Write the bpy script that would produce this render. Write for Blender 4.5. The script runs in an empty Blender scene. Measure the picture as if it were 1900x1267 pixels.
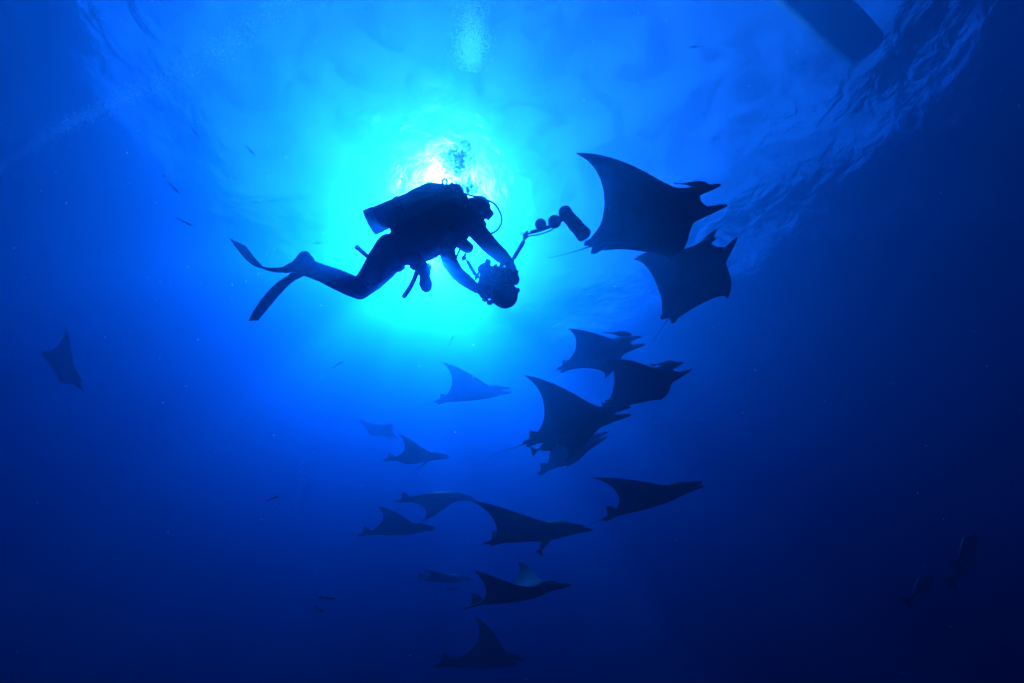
import bpy, bmesh, math, random
import numpy as np
from mathutils import Vector, Matrix, Euler
R = math.radians
sc = bpy.context.scene
col = sc.collection
# ---------------- camera ----------------
CAM_Z = -19.0
ELEV = 47.0
FPX = 760.0                      # focal length in pixels of the 1900 px wide photograph
cam_d = bpy.data.cameras.new('camera'); cam = bpy.data.objects.new('camera', cam_d); col.objects.link(cam)
cam_d.sensor_width = 36; cam_d.lens = 36*FPX/1900; cam_d.clip_start = .05; cam_d.clip_end = 2000
cam.location = (0, 0, CAM_Z); cam.rotation_euler = (R(90+ELEV), 0, 0)
sc.camera = cam
CM = Matrix.Translation(cam.location) @ Euler(cam.rotation_euler).to_matrix().to_4x4()
def at(px, py, d):
    """point seen at photograph pixel (px, py), d metres ahead of the camera plane"""
    return CM @ Vector(((px-950)/FPX*d, -(py-633.5)/FPX*d, -d))
# ---------------- sun and sky ----------------
SUNPX = (792, 468)
EXPO = 4.95
SKY = .05
sd = (at(SUNPX[0], SUNPX[1], 1.0)-cam.location).normalized()
sun_d = bpy.data.lights.new('sun', 'SUN'); sun = bpy.data.objects.new('sun', sun_d); col.objects.link(sun)
sun_d.energy = 5.0; sun_d.angle = R(0.6); sun_d.color = (1, .96, .9)
sun.rotation_euler = sd.to_track_quat('Z', 'Y').to_euler()
sun.location = (0, 0, 30)
w = bpy.data.worlds.new('World'); sc.world = w; w.use_nodes = True
nt = w.node_tree; sky = nt.nodes.new('ShaderNodeTexSky'); sky.sky_type = 'NISHITA'; sky.sun_disc = False
sky.sun_elevation = math.asin(sd.z); sky.sun_rotation = math.atan2(sd.x, sd.y)
bg = nt.nodes['Background']; nt.links.new(sky.outputs[0], bg.inputs[0]); bg.inputs[1].default_value = SKY
sc.view_settings.view_transform = 'Standard'; sc.view_settings.look = 'None'
sc.view_settings.exposure = EXPO
sc.cycles.use_denoising = True
sc.cycles.volume_bounces = 1; sc.cycles.max_bounces = 6; sc.cycles.transparent_max_bounces = 16
sc.cycles.caustics_reflective = True; sc.cycles.caustics_refractive = True
sc.cycles.sample_clamp_indirect = 4

def mat(name):
    m = bpy.data.materials.new(name); m.use_nodes = True
    m.node_tree.nodes.clear(); return m, m.node_tree.nodes, m.node_tree.links
def mesh_obj(name, verts, faces, m=None, parent=None, smooth=True):
    me = bpy.data.meshes.new(name); me.from_pydata([tuple(v) for v in verts], [], faces); me.update()
    if smooth: me.polygons.foreach_set('use_smooth', [True]*len(me.polygons))
    o = bpy.data.objects.new(name, me); col.objects.link(o)
    if m: me.materials.append(m)
    if parent: o.parent = parent
    return o

# ---------------- the water: a body of even, clear blue water ----------------
SS = (.0002, .013, .026)      # scattering per metre
SA = (.30, .160, .083)      # absorption per metre
G = .87
SS2 = (.003, .008, .009)
G2 = .98
BUMP = .085
IOR = 1.56
m_water, N, L = mat('sea_water')
pv = N.new('ShaderNodeVolumePrincipled'); out = N.new('ShaderNodeOutputMaterial')
D = 1.0
pv.inputs['Density'].default_value = D
pv.inputs['Color'].default_value = (*[s/D for s in SS], 1)
pv.inputs['Absorption Color'].default_value = (*[(1-a/D/(1-s/D))**2 for a, s in zip(SA, SS)], 1)
pv.inputs['Anisotropy'].default_value = G
pv2 = N.new('ShaderNodeVolumePrincipled'); pv2.inputs['Density'].default_value = D; pv2.inputs['Anisotropy'].default_value = G2   # larger particles: scatter close to the sun's direction, all colours
pv2.inputs['Color'].default_value = (*[s/D for s in SS2], 1); pv2.inputs['Absorption Color'].default_value = (1, 1, 1, 1)
ad = N.new('ShaderNodeAddShader'); L.new(pv.outputs[0], ad.inputs[0]); L.new(pv2.outputs[0], ad.inputs[1]); L.new(ad.outputs[0], out.inputs['Volume'])
def box(x0, x1, y0, y1, z0, z1):
    v = [(x, y, z) for z in (z0, z1) for y in (y0, y1) for x in (x0, x1)]
    f = [(0, 2, 3, 1), (4, 5, 7, 6), (0, 1, 5, 4), (2, 6, 7, 3), (0, 4, 6, 2), (1, 3, 7, 5)]
    return v, f
W = 150
v, f = box(-W, W, -W, W, -70, -.45)
water = mesh_obj('haze', v, f, m_water, smooth=False); water['kind'] = 'stuff'
# ---------------- sea surface ----------------
m_surf, N, L = mat('sea_surface')
geo = N.new('ShaderNodeNewGeometry')
n1 = N.new('ShaderNodeTexNoise'); n1.inputs['Scale'].default_value = 1.1; n1.inputs['Detail'].default_value = 4; n1.inputs['Distortion'].default_value = .6
L.new(geo.outputs['Position'], n1.inputs['Vector'])
bp = N.new('ShaderNodeBump'); bp.inputs['Strength'].default_value = 1; bp.inputs['Distance'].default_value = BUMP
L.new(n1.outputs['Fac'], bp.inputs['Height'])
fr = N.new('ShaderNodeFresnel'); fr.inputs['IOR'].default_value = IOR; L.new(bp.outputs[0], fr.inputs['Normal'])
tr = N.new('ShaderNodeBsdfTransparent')
n2 = N.new('ShaderNodeTexNoise'); n2.inputs['Scale'].default_value = .55; n2.inputs['Detail'].default_value = 3; n2.inputs['Distortion'].default_value = .8; L.new(geo.outputs['Position'], n2.inputs['Vector'])
r2 = N.new('ShaderNodeValToRGB'); r2.color_ramp.elements[0].position = .36; r2.color_ramp.elements[0].color = (.45, .45, .45, 1); r2.color_ramp.elements[1].position = .66; L.new(n2.outputs['Fac'], r2.inputs[0]); L.new(r2.outputs[0], tr.inputs[0])   # light shafts painted as noise in the transparent tint, as if waves focused sunlight
rf = N.new('ShaderNodeBsdfRefraction'); rf.inputs['IOR'].default_value = 1.27; rf.inputs['Roughness'].default_value = .48; L.new(bp.outputs[0], rf.inputs['Normal'])
gl = N.new('ShaderNodeBsdfGlossy'); gl.inputs['Roughness'].default_value = .02; L.new(bp.outputs[0], gl.inputs['Normal'])
mx1 = N.new('ShaderNodeMixShader'); mx1.inputs[0].default_value = .18; L.new(tr.outputs[0], mx1.inputs[1]); L.new(rf.outputs[0], mx1.inputs[2])
mx2 = N.new('ShaderNodeMixShader'); L.new(fr.outputs[0], mx2.inputs[0]); L.new(mx1.outputs[0], mx2.inputs[1]); L.new(gl.outputs[0], mx2.inputs[2])
out = N.new('ShaderNodeOutputMaterial'); L.new(mx2.outputs[0], out.inputs['Surface'])
rng = np.random.default_rng(3)
n = 260; xs = np.linspace(-W*1.2, W*1.2, n)
xs = np.sign(xs)*(np.abs(xs)/(W*1.2))**1.7*W*1.2
X, Y = np.meshgrid(xs, xs)
Z = np.zeros_like(X)
for i in range(26):
    lam = rng.uniform(1.3, 6); th = rng.normal(.6, 1.0); k = 2*math.pi/lam; a = .0045*lam**.8
    Z += a*np.sin(k*(X*math.cos(th)+Y*math.sin(th))+rng.uniform(0, 6.28))
Z = np.clip(Z, -.38, .5)
verts = np.stack([X, Y, Z], -1).reshape(-1, 3)
faces = [(i*n+j, i*n+j+1, (i+1)*n+j+1, (i+1)*n+j) for i in range(n-1) for j in range(n-1)]
surf = mesh_obj('sea_surface', verts.tolist(), faces, m_surf); surf['kind'] = 'structure'
# ---------------- sea floor, far below ----------------
m_floor, N, L = mat('deep_floor')
b = N.new('ShaderNodeBsdfDiffuse'); b.inputs[0].default_value = (.08, .08, .07, 1); out = N.new('ShaderNodeOutputMaterial'); L.new(b.outputs[0], out.inputs[0])
fl = mesh_obj('sea_floor', [(-W*4, -W*4, -69), (W*4, -W*4, -69), (W*4, W*4, -69), (-W*4, W*4, -69)], [(0, 1, 2, 3)], m_floor); fl['kind'] = 'structure'

# ============================== helpers ==============================
def tag(o, label, cat, group=None):
    o['label'] = label; o['category'] = cat
    if group: o['group'] = group
    return o
def empty(name, loc):
    o = bpy.data.objects.new(name, None); col.objects.link(o); o.location = loc; o.empty_display_size = .1
    bpy.context.view_layer.update(); return o
def adopt(o, root):
    """parent o to root and keep it where it stands"""
    o.parent = root; o.matrix_parent_inverse = Matrix.Translation(root.location).inverted(); return o
def simple_mat(name, base, rough=.6, noise=0., nscale=12., metal=0., bump=0., spec=.12):
    m, N, L = mat(name); b = N.new('ShaderNodeBsdfPrincipled'); out = N.new('ShaderNodeOutputMaterial')
    b.inputs['Roughness'].default_value = rough; b.inputs['Metallic'].default_value = metal; b.inputs['Specular IOR Level'].default_value = spec
    tc = N.new('ShaderNodeTexCoord'); nz = N.new('ShaderNodeTexNoise'); nz.inputs['Scale'].default_value = nscale; nz.inputs['Detail'].default_value = 6
    L.new(tc.outputs['Object'], nz.inputs['Vector'])
    cr = N.new('ShaderNodeValToRGB'); cr.color_ramp.elements[0].position = .3; cr.color_ramp.elements[1].position = .72
    cr.color_ramp.elements[0].color = (*[c*(1-noise) for c in base], 1); cr.color_ramp.elements[1].color = (*[min(1, c*(1+noise)) for c in base], 1)
    L.new(nz.outputs['Fac'], cr.inputs[0]); L.new(cr.outputs[0], b.inputs['Base Color'])
    if bump:
        bm_ = N.new('ShaderNodeBump'); bm_.inputs['Distance'].default_value = bump; L.new(nz.outputs['Fac'], bm_.inputs['Height']); L.new(bm_.outputs[0], b.inputs['Normal'])
    L.new(b.outputs[0], out.inputs['Surface']); return m
def catmull(pts, n):
    P = [Vector(p) for p in pts]; P = [2*P[0]-P[1]]+P+[2*P[-1]-P[-2]]; out = []
    for i in range(1, len(P)-2):
        for k in range(n):
            t = k/n; a, b, c, d = P[i-1], P[i], P[i+1], P[i+2]
            out.append(.5*((2*b)+(c-a)*t+(2*a-5*b+4*c-d)*t*t+(3*b-a-3*c+d)*t**3))
    out.append(P[-2]); return out
class MB:
    """collects closed shapes for one mesh"""
    def __init__(s): s.v = []; s.f = []
    def add(s, v, f):
        o = len(s.v); s.v += [tuple(p) for p in v]; s.f += [tuple(i+o for i in q) for q in f]; return s
    def tube(s, pts, rad, k=12, flat=None, cap=True, round_=0):
        """tube through pts with one radius each; flat=(axis, factor) squeezes it along an axis; round_ adds domed ends"""
        P = [Vector(p) for p in pts]; r = [float(q) for q in rad] if hasattr(rad, '__len__') else [float(rad)]*len(P)
        if round_:
            def dome(a, b, ra, m=3):
                d = (a-b).normalized(); return [(a+d*ra*math.sin(t*math.pi/2/m)*.98, max(ra*math.cos(t*math.pi/2/m), ra*.08)) for t in range(m, 0, -1)]
            h = dome(P[0], P[1], r[0]); t_ = dome(P[-1], P[-2], r[-1])[::-1]
            P = [q for q, _ in h]+P+[q for q, _ in t_]; r = [q for _, q in h]+r+[q for _, q in t_]
        rings = []; prev = None
        for i, p in enumerate(P):
            d = (P[min(i+1, len(P)-1)]-P[max(i-1, 0)]).normalized()
            if prev is None:
                a = Vector((0, 0, 1)) if abs(d.z) < .9 else Vector((1, 0, 0))
                if flat: a = flat[0]
                u = (a-d*a.dot(d)).normalized()
            else: u = (prev-d*prev.dot(d)).normalized()
            prev = u; w_ = d.cross(u); fu = flat[1] if flat else 1
            rings.append([p+r[i]*(math.cos(t)*u*fu+math.sin(t)*w_) for t in [2*math.pi*j/k for j in range(k)]])
        v = [q for R_ in rings for q in R_]; n = len(rings)
        f = [(i*k+j, i*k+(j+1) % k, (i+1)*k+(j+1) % k, (i+1)*k+j) for i in range(n-1) for j in range(k)]
        if cap: f += [tuple(range(k-1, -1, -1)), tuple(range((n-1)*k, n*k))]
        return s.add(v, f)
    def ball(s, c, r, ax=None, n=8, k=12):
        """ellipsoid; r a radius or three radii along ax columns"""
        c = Vector(c); rr = r if hasattr(r, '__len__') else (r, r, r); ax = ax or Matrix.Identity(3)
        v = [c+ax @ Vector((0, 0, rr[2]))]; f = []
        for i in range(1, n):
            a = math.pi*i/n
            for j in range(k):
                t = 2*math.pi*j/k; v.append(c+ax @ Vector((rr[0]*math.sin(a)*math.cos(t), rr[1]*math.sin(a)*math.sin(t), rr[2]*math.cos(a))))
        v.append(c-ax @ Vector((0, 0, rr[2])))
        f += [(0, 1+j, 1+(j+1) % k) for j in range(k)]
        f += [(1+i*k+j, 1+(i+1)*k+j, 1+(i+1)*k+(j+1) % k, 1+i*k+(j+1) % k) for i in range(n-2) for j in range(k)]
        f += [(len(v)-1, 1+(n-2)*k+(j+1) % k, 1+(n-2)*k+j) for j in range(k)]
        return s.add(v, f)
    def box(s, c, half, ax=None, bev=.2):
        """chamfered box"""
        c = Vector(c); ax = ax or Matrix.Identity(3); b = min(half)*bev; v = []; idx = {}
        for sx in (-1, 1):
            for sy in (-1, 1):
                for sz in (-1, 1):
                    for k in range(3):
                        h = [half[0], half[1], half[2]]
                        for q in range(3):
                            if q != k: h[q] -= b
                        idx[sx, sy, sz, k] = len(v); v.append(c+ax @ Vector((sx*h[0], sy*h[1], sz*h[2])))
        g = lambda *a: idx[a]
        f = []
        S = ((-1, -1), (1, -1), (1, 1), (-1, 1))
        for e in (-1, 1):
            q = [g(e, a, b_, 0) for a, b_ in S]; f.append(q if e > 0 else q[::-1])
            q = [g(b_, e, a, 1) for a, b_ in S]; f.append(q if e > 0 else q[::-1])
            q = [g(a, b_, e, 2) for a, b_ in S]; f.append(q if e > 0 else q[::-1])
        for a in (-1, 1):
            for b_ in (-1, 1):
                f.append([g(-1, a, b_, 1), g(1, a, b_, 1), g(1, a, b_, 2), g(-1, a, b_, 2)])
                f.append([g(a, -1, b_, 0), g(a, 1, b_, 0), g(a, 1, b_, 2), g(a, -1, b_, 2)])
                f.append([g(a, b_, -1, 0), g(a, b_, 1, 0), g(a, b_, 1, 1), g(a, b_, -1, 1)])
                for c_ in (-1, 1): f.append([g(a, b_, c_, 0), g(a, b_, c_, 1), g(a, b_, c_, 2)])
        return s.add(v, f)
    def build(s, name, m, root=None, voxel=0, smooth=0, flatshade=False):
        o = mesh_obj(name, s.v, s.f, m, smooth=not flatshade)
        bm_ = bmesh.new(); bm_.from_mesh(o.data); bmesh.ops.recalc_face_normals(bm_, faces=bm_.faces[:]); bm_.to_mesh(o.data); bm_.free()
        if voxel: remesh(o, voxel, smooth)
        if root: adopt(o, root)
        return o
def remesh(o, voxel, smooth=6):
    md = o.modifiers.new('r', 'REMESH'); md.mode = 'VOXEL'; md.voxel_size = voxel; md.use_smooth_shade = True
    if smooth: sm = o.modifiers.new('s', 'SMOOTH'); sm.iterations = smooth; sm.factor = .5
    bake(o)
def bake(o):
    dg = bpy.context.evaluated_depsgraph_get(); old = o.data
    me = bpy.data.meshes.new_from_object(o.evaluated_get(dg)); o.modifiers.clear(); o.data = me
    me.polygons.foreach_set('use_smooth', [True]*len(me.polygons)); me.name = o.name; bpy.data.meshes.remove(old)

# ============================== materials ==============================
def ray_material():
    """dark olive back, paler belly, mottled skin"""
    m, N, L = mat('ray_skin'); b = N.new('ShaderNodeBsdfPrincipled'); out = N.new('ShaderNodeOutputMaterial'); b.inputs['Roughness'].default_value = .7; b.inputs['Specular IOR Level'].default_value = .04
    tc = N.new('ShaderNodeTexCoord'); at_ = N.new('ShaderNodeAttribute'); at_.attribute_name = 'belly'
    nz = N.new('ShaderNodeTexNoise'); nz.inputs['Scale'].default_value = 5; nz.inputs['Detail'].default_value = 7; L.new(tc.outputs['Object'], nz.inputs['Vector'])
    c1 = N.new('ShaderNodeValToRGB'); c1.color_ramp.elements[0].color = (.003, .003, .0027, 1); c1.color_ramp.elements[1].color = (.008, .008, .007, 1); c1.color_ramp.elements[0].position = .35; c1.color_ramp.elements[1].position = .75
    c2 = N.new('ShaderNodeValToRGB'); c2.color_ramp.elements[0].color = (.022, .024, .027, 1); c2.color_ramp.elements[1].color = (.06, .063, .067, 1); c2.color_ramp.elements[0].position = .35; c2.color_ramp.elements[1].position = .75
    L.new(nz.outputs['Fac'], c1.inputs[0]); L.new(nz.outputs['Fac'], c2.inputs[0])
    mx = N.new('ShaderNodeMixRGB'); L.new(at_.outputs['Fac'], mx.inputs[0]); L.new(c1.outputs[0], mx.inputs[1]); L.new(c2.outputs[0], mx.inputs[2])
    L.new(mx.outputs[0], b.inputs['Base Color']); L.new(b.outputs[0], out.inputs['Surface']); return m
M_RAY = ray_material()
M_EYE = simple_mat('eye_black', (.01, .01, .012), .15)
M_SUIT = simple_mat('black_neoprene', (.012, .013, .015), .75, .4, 40, bump=.001)
M_VEST = simple_mat('black_nylon', (.016, .017, .02), .8, .4, 60, bump=.002)
M_TANK = simple_mat('tank_paint', (.10, .105, .11), .35, .15, 8, metal=.3)
M_RUBBER = simple_mat('black_rubber', (.010, .010, .011), .8, .3, 30, spec=.02)
M_METAL = simple_mat('anodised_metal', (.02, .021, .024), .35, .2, 20, metal=.6)
M_FLOAT = simple_mat('dark_foam_float', (.03, .032, .036), .7, .3, 30)
M_FISH = simple_mat('fish_skin', (.07, .075, .07), .45, .4, 18)
M_AMBER = simple_mat('olive_fish_skin', (.05, .06, .02), .5, .4, 14)
M_PRINT = simple_mat('grey_print', (.45, .46, .47), .6)
M_HULL = simple_mat('dark_antifouling', (.012, .014, .02), .7, .4, 2)
M_DECK = simple_mat('white_gelcoat', (.6, .6, .58), .5, .1, 3)

# ============================== devil rays ==============================
# spanwise profile of a devil ray, half span = 1, x forward, y span, z up
U  = np.array([0, .06, .12, .165, .21, .255, .30, .42, .55, .68, .80, .90, .96, 1.0])
LE = np.array([.505, .51, .53, .52, .44, .36, .312, .215, .115, .0, -.125, -.255, -.35, -.43])
TE = np.array([-.63, -.63, -.61, -.55, -.475, -.43, -.395, -.33, -.295, -.29, -.315, -.365, -.41, -.445])
TH = np.array([.205, .20, .182, .155, .122, .096, .078, .055, .040, .028, .019, .012, .008, .004])
def prof(c):   # thickness shape along chord, c=0 leading edge, 1 trailing edge
    return np.clip(2.6*np.sqrt(np.maximum(c,0))*(1-c)**1.15*(1-.25*c), 0, 1)
def wing(side, b0, b1, sw, us, cs):
    """returns arrays top,bot of shape (nu,nc,3)"""
    le=np.interp(us,U,LE); te=np.interp(us,U,TE); th=np.interp(us,U,TH)
    uf=np.linspace(0,1,41); ang=b0*np.clip((uf-.08)/.25,0,1)+b1*uf**1.6
    dy=np.cos(ang); dz=np.sin(ang)
    Yc=np.concatenate([[0],np.cumsum((dy[1:]+dy[:-1])/2)/40]); Zc=np.concatenate([[0],np.cumsum((dz[1:]+dz[:-1])/2)/40])
    y=np.interp(us,uf,Yc); z=np.interp(us,uf,Zc); a=np.interp(us,uf,ang)
    x=le[:,None]+(te-le)[:,None]*cs[None]+(sw*us**1.7)[:,None]
    t=th[:,None]*prof(cs)[None]
    ny=-np.sin(a)[:,None]; nz=np.cos(a)[:,None]
    top=np.stack([x,side*(y[:,None]+.60*t*ny),z[:,None]+.60*t*nz],-1)
    bot=np.stack([x,side*(y[:,None]-.50*t*ny),z[:,None]-.50*t*nz],-1)
    return top,bot
def horn(side, n=7, k=8, curl=0.):
    """cephalic fin: tapered flattened blade in front of the mouth corner"""
    s=np.linspace(0,1,n)
    cx=.36+.34*s; cy=side*(.172-.02*s+.03*curl*s*s); cz=-.005-.05*s**1.5
    wy=.062*(1-s)**.8+.004; wz=.062*(1-s)**.75+.006
    ph=np.linspace(0,2*np.pi,k,endpoint=False)
    return np.stack([np.repeat(cx[:,None],k,1), cy[:,None]+wy[:,None]*np.cos(ph), cz[:,None]+wz[:,None]*np.sin(ph)],-1)
DORS=np.array([[-.44,0,.045],[-.50,0,.12],[-.585,0,.165],[-.60,0,.11],[-.62,0,.03]])
def pelvic(side): return np.array([[-.50,side*.06,0],[-.56,side*.115,-.005],[-.665,side*.125,-.01],[-.70,side*.085,-.01],[-.64,side*.01,0]])
def sheet(poly,n=9):
    c=poly.mean(0); return np.concatenate([c+(poly-c)*f for f in np.linspace(0,1,n)]+[c+((poly+np.roll(poly,1,0))/2-c)*f for f in np.linspace(.3,1,n)])

RAYS = {   # place, attitude, wing bend and size of each ray
    'A': ([1.866, 1.616, -5.573], [0.8202, 0.572, -0.0055, 0.2672, -0.3745, 0.8879, 0.5058, -0.7298, -0.46], [0.042, 0.347, 0.389, -0.016, 0.4, 0.115], 1.321),
    'B': ([3.332, 1.122, -7.509], [0.3266, 0.9444, 0.0377, 0.7761, -0.2907, 0.5596, 0.5395, -0.1535, -0.8279], [0.479, 0.164, 0.792, 0.496, 0.215, 0.215], 1.351),
    'C': ([1.889, -0.282, -8.926], [0.8554, 0.4844, -0.1837, 0.3696, -0.322, 0.8716, 0.363, -0.8134, -0.4544], [0.035, -0.173, -0.021, 0.294, 0.214, 0.349], 1.397),
    'D': ([2.535, -0.912, -7.983], [0.7233, 0.66, -0.2033, 0.5464, -0.3668, 0.753, 0.4223, -0.6557, -0.6259], [0.124, 0.191, 0.247, -0.342, 0.341, 0.455], 1.348),
    'E': ([1.033, -1.358, -6.616], [0.9301, 0.2732, -0.2455, 0.3515, -0.4683, 0.8106, 0.1065, -0.8403, -0.5316], [0.03, -0.411, 0.373, 0.665, 0.085, 0.101], 1.278),
    'F': ([1.468, -2.702, -9.958], [0.8514, 0.2793, -0.444, 0.5245, -0.4503, 0.7225, 0.0018, -0.8481, -0.5299], [-0.065, 0.365, 0.512, -0.366, 0.13, 0.097], 1.393),
    'G': ([-0.943, -1.286, -9.908], [0.9822, 0.0933, -0.1629, 0.1863, -0.3802, 0.9059, 0.0226, -0.9202, -0.3908], [0.405, 0.498, 0.414, 0.193, 0.121, 0.123], 1.328),
    'H': ([-4.997, -3.259, -15.244], [0.7186, -0.6599, 0.2195, -0.5115, -0.2877, 0.8097, -0.4712, -0.6941, -0.5443], [-0.065, 0.227, -0.042, 0.162, 0.578, 0.369], 1.208),
    'I': ([-2.818, -3.418, -12.11], [0.9604, -0.2539, -0.1149, -0.0062, -0.4317, 0.902, -0.2786, -0.8656, -0.4162], [-0.116, 0.364, -0.012, 0.961, 0.112, 0.04], 1.343),
    'J': ([-1.957, -3.964, -10.385], [0.9973, 0.0451, -0.0588, 0.0733, -0.4842, 0.8719, 0.0108, -0.8738, -0.4862], [-0.224, -0.249, 0.096, -0.663, -0.017, 0.073], 1.403),
    'K': ([-3.138, -5.136, -11.156], [0.9647, -0.2267, -0.1341, -0.0046, -0.5233, 0.8521, -0.2634, -0.8214, -0.5059], [0.571, 0.322, 0.276, 0.237, 0.262, 0.12], 1.442),
    'L': ([0.386, -3.271, -6.969], [0.884, 0.4586, -0.0907, 0.3315, -0.4781, 0.8133, 0.3296, -0.749, -0.5747], [0.506, -0.497, 0.234, 0.295, -0.001, 0.122], 1.367),
    'M': ([2.603, -2.979, -7.692], [0.87, 0.4139, -0.2681, 0.4508, -0.447, 0.7727, 0.2, -0.793, -0.5754], [0.293, 0.297, 0.218, 0.403, 0.013, -0.012], 1.405),
    'N': ([-2.049, -7.194, -12.437], [0.9956, -0.0907, -0.0221, -0.0264, -0.5012, 0.8649, -0.0896, -0.8606, -0.5014], [0.311, -0.309, 0.195, 0.124, -0.165, -0.029], 1.286),
    'O': ([0.061, -4.186, -6.788], [0.9302, 0.3, -0.2115, 0.3336, -0.4503, 0.8282, 0.1532, -0.841, -0.5189], [0.237, 0.643, 0.057, 0.749, 0.305, 0.3], 1.288),
    'P': ([-0.654, -6.569, -8.431], [0.8926, -0.4246, -0.1514, -0.2336, -0.7229, 0.6502, -0.3855, -0.545, -0.7445], [0.529, -0.25, 0.003, 0.888, -0.067, 0.017], 1.338),
    'Q': ([-15.001, -0.898, -13.685], [0.8093, -0.499, 0.3098, -0.5871, -0.7028, 0.4016, 0.0173, -0.5069, -0.8618], [0.111, 0.096, 0.308, 0.361, -0.059, -0.007], 1.332),
}

NEAR = dict(A=.80, B=.80, C=.88, D=.85, E=.85, F=.88, L=.85, M=.85, O=.88, K=.9, I=.9, N=.92, Q=.72)   # smaller animals, closer by
def ray_mesh(name, p):
    pos, R9, b, S = p; q_ = NEAR.get(name, 1.); pos = [c*q_ for c in pos]; S = S*q_
    us = np.concatenate([np.linspace(0, .3, 13)[:-1], np.linspace(.3, .9, 15)[:-1], np.linspace(.9, 1, 7)])
    cs = .5-.5*np.cos(np.linspace(0, math.pi, 21))
    bm_ = bmesh.new()
    nu, nc = len(us), len(cs)
    for sd_, b0, b1, sw in ((1, b[0], b[1], b[4]), (-1, b[2], b[3], b[5])):
        t, bo = wing(sd_, b0, b1, sw, us, cs)
        T = [[bm_.verts.new(t[i, j]*S) for j in range(nc)] for i in range(nu)]
        B = [[T[i][j] if j in (0, nc-1) else bm_.verts.new(bo[i, j]*S) for j in range(nc)] for i in range(nu)]
        for i in range(nu-1):
            for j in range(nc-1):
                bm_.faces.new([T[i][j], T[i+1][j], T[i+1][j+1], T[i][j+1]])
                q = [B[i][j], B[i][j+1], B[i+1][j+1], B[i+1][j]]
                bm_.faces.new(q)
        for j in range(nc-1):
            q = list(dict.fromkeys([T[-1][j], B[-1][j], B[-1][j+1], T[-1][j+1]]))
            if len(q) > 2: bm_.faces.new(q)
    bmesh.ops.remove_doubles(bm_, verts=bm_.verts[:], dist=1e-5)
    bmesh.ops.recalc_face_normals(bm_, faces=bm_.faces[:])
    me = bpy.data.meshes.new('devil_ray'); bm_.to_mesh(me); bm_.free()
    o = bpy.data.objects.new('devil_ray', me); col.objects.link(o)
    # head fins, pelvic fins, dorsal fin and tail grow out of the body
    mb = MB()
    for sd_ in (1, -1):
        s = np.linspace(0, 1, 9)
        mb.tube([Vector((.34+.36*q, sd_*(.172-.022*q), .0-.05*q**1.5))*S for q in s], [S*(.066*(1-q)**.75+.012) for q in s], 10, flat=(Vector((0, 0, 1)), .8))
        pv_ = pelvic(sd_)*S; n5 = len(pv_)
        vv = [Vector(q)+Vector((0, 0, .010*S)) for q in pv_]+[Vector(q)-Vector((0, 0, .010*S)) for q in pv_]
        mb.add(vv, [tuple(range(n5)), tuple(range(2*n5-1, n5-1, -1))]+[(i, i+n5, (i+1) % n5+n5, (i+1) % n5) for i in range(n5)])
    dd = DORS*S; n5 = len(dd)
    dd = dd-np.array([0, 0, .02*S])
    vv = [Vector(q)+Vector((0, .010*S, 0)) for q in dd]+[Vector(q)-Vector((0, .010*S, 0)) for q in dd]
    mb.add(vv, [tuple(range(n5)), tuple(range(2*n5-1, n5-1, -1))]+[(i, i+n5, (i+1) % n5+n5, (i+1) % n5) for i in range(n5)])
    q = np.linspace(0, 1, 12); tl = TAIL.get(name, (.75, 0, 0))
    mb.tube([Vector((-.50-.10*0-(.12+tl[0])*a, tl[1]*a*a, .0+tl[2]*a*a))*S for a in q], [S*(.026*(1-a)**4+.0028) for a in q], 8)
    ex = mb.build('tmp', None)
    md = o.modifiers.new('u', 'BOOLEAN'); md.operation = 'UNION'; md.solver = 'EXACT'; md.use_self = True; md.object = ex
    bpy.context.view_layer.update(); bake(o)
    exm = ex.data; bpy.data.objects.remove(ex); bpy.data.meshes.remove(exm)
    me = o.data; me.materials.clear(); me.materials.append(M_RAY)
    at_ = me.attributes.new('belly', 'FLOAT', 'POINT'); nn = np.zeros(len(me.vertices)*3); me.vertices.foreach_get('normal', nn); at_.data.foreach_set('value', np.clip(.5-2*nn[2::3], 0, 1).astype(np.float32))
    M3 = Matrix([R9[0:3], R9[3:6], R9[6:9]])
    o.matrix_world = CM @ (Matrix.Translation(pos) @ M3.to_4x4())
    for sd_ in (1, -1):
        e = MB().ball(Vector((.40, sd_*.222, .01))*S, .017*S, n=6, k=8).build('eye', M_EYE); e.parent = o
    return o
TAIL = {'A': (.52, -.1, 0), 'B': (.45, 0, 0), 'C': (.25, 0, 0), 'E': (.62, 0, 0), 'M': (.28, 0, 0), 'L': (.4, 0, 0), 'G': (.5, 0, 0), 'J': (.35, 0, 0), 'K': (.3, 0, 0), 'H': (.2, 0, 0), 'Q': (.1, 0, 0), 'N': (.2, 0, 0), 'O': (.2, 0, 0), 'P': (.2, 0, 0), 'F': (.3, 0, 0), 'D': (.3, 0, 0), 'I': (.2, 0, 0)}
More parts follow.
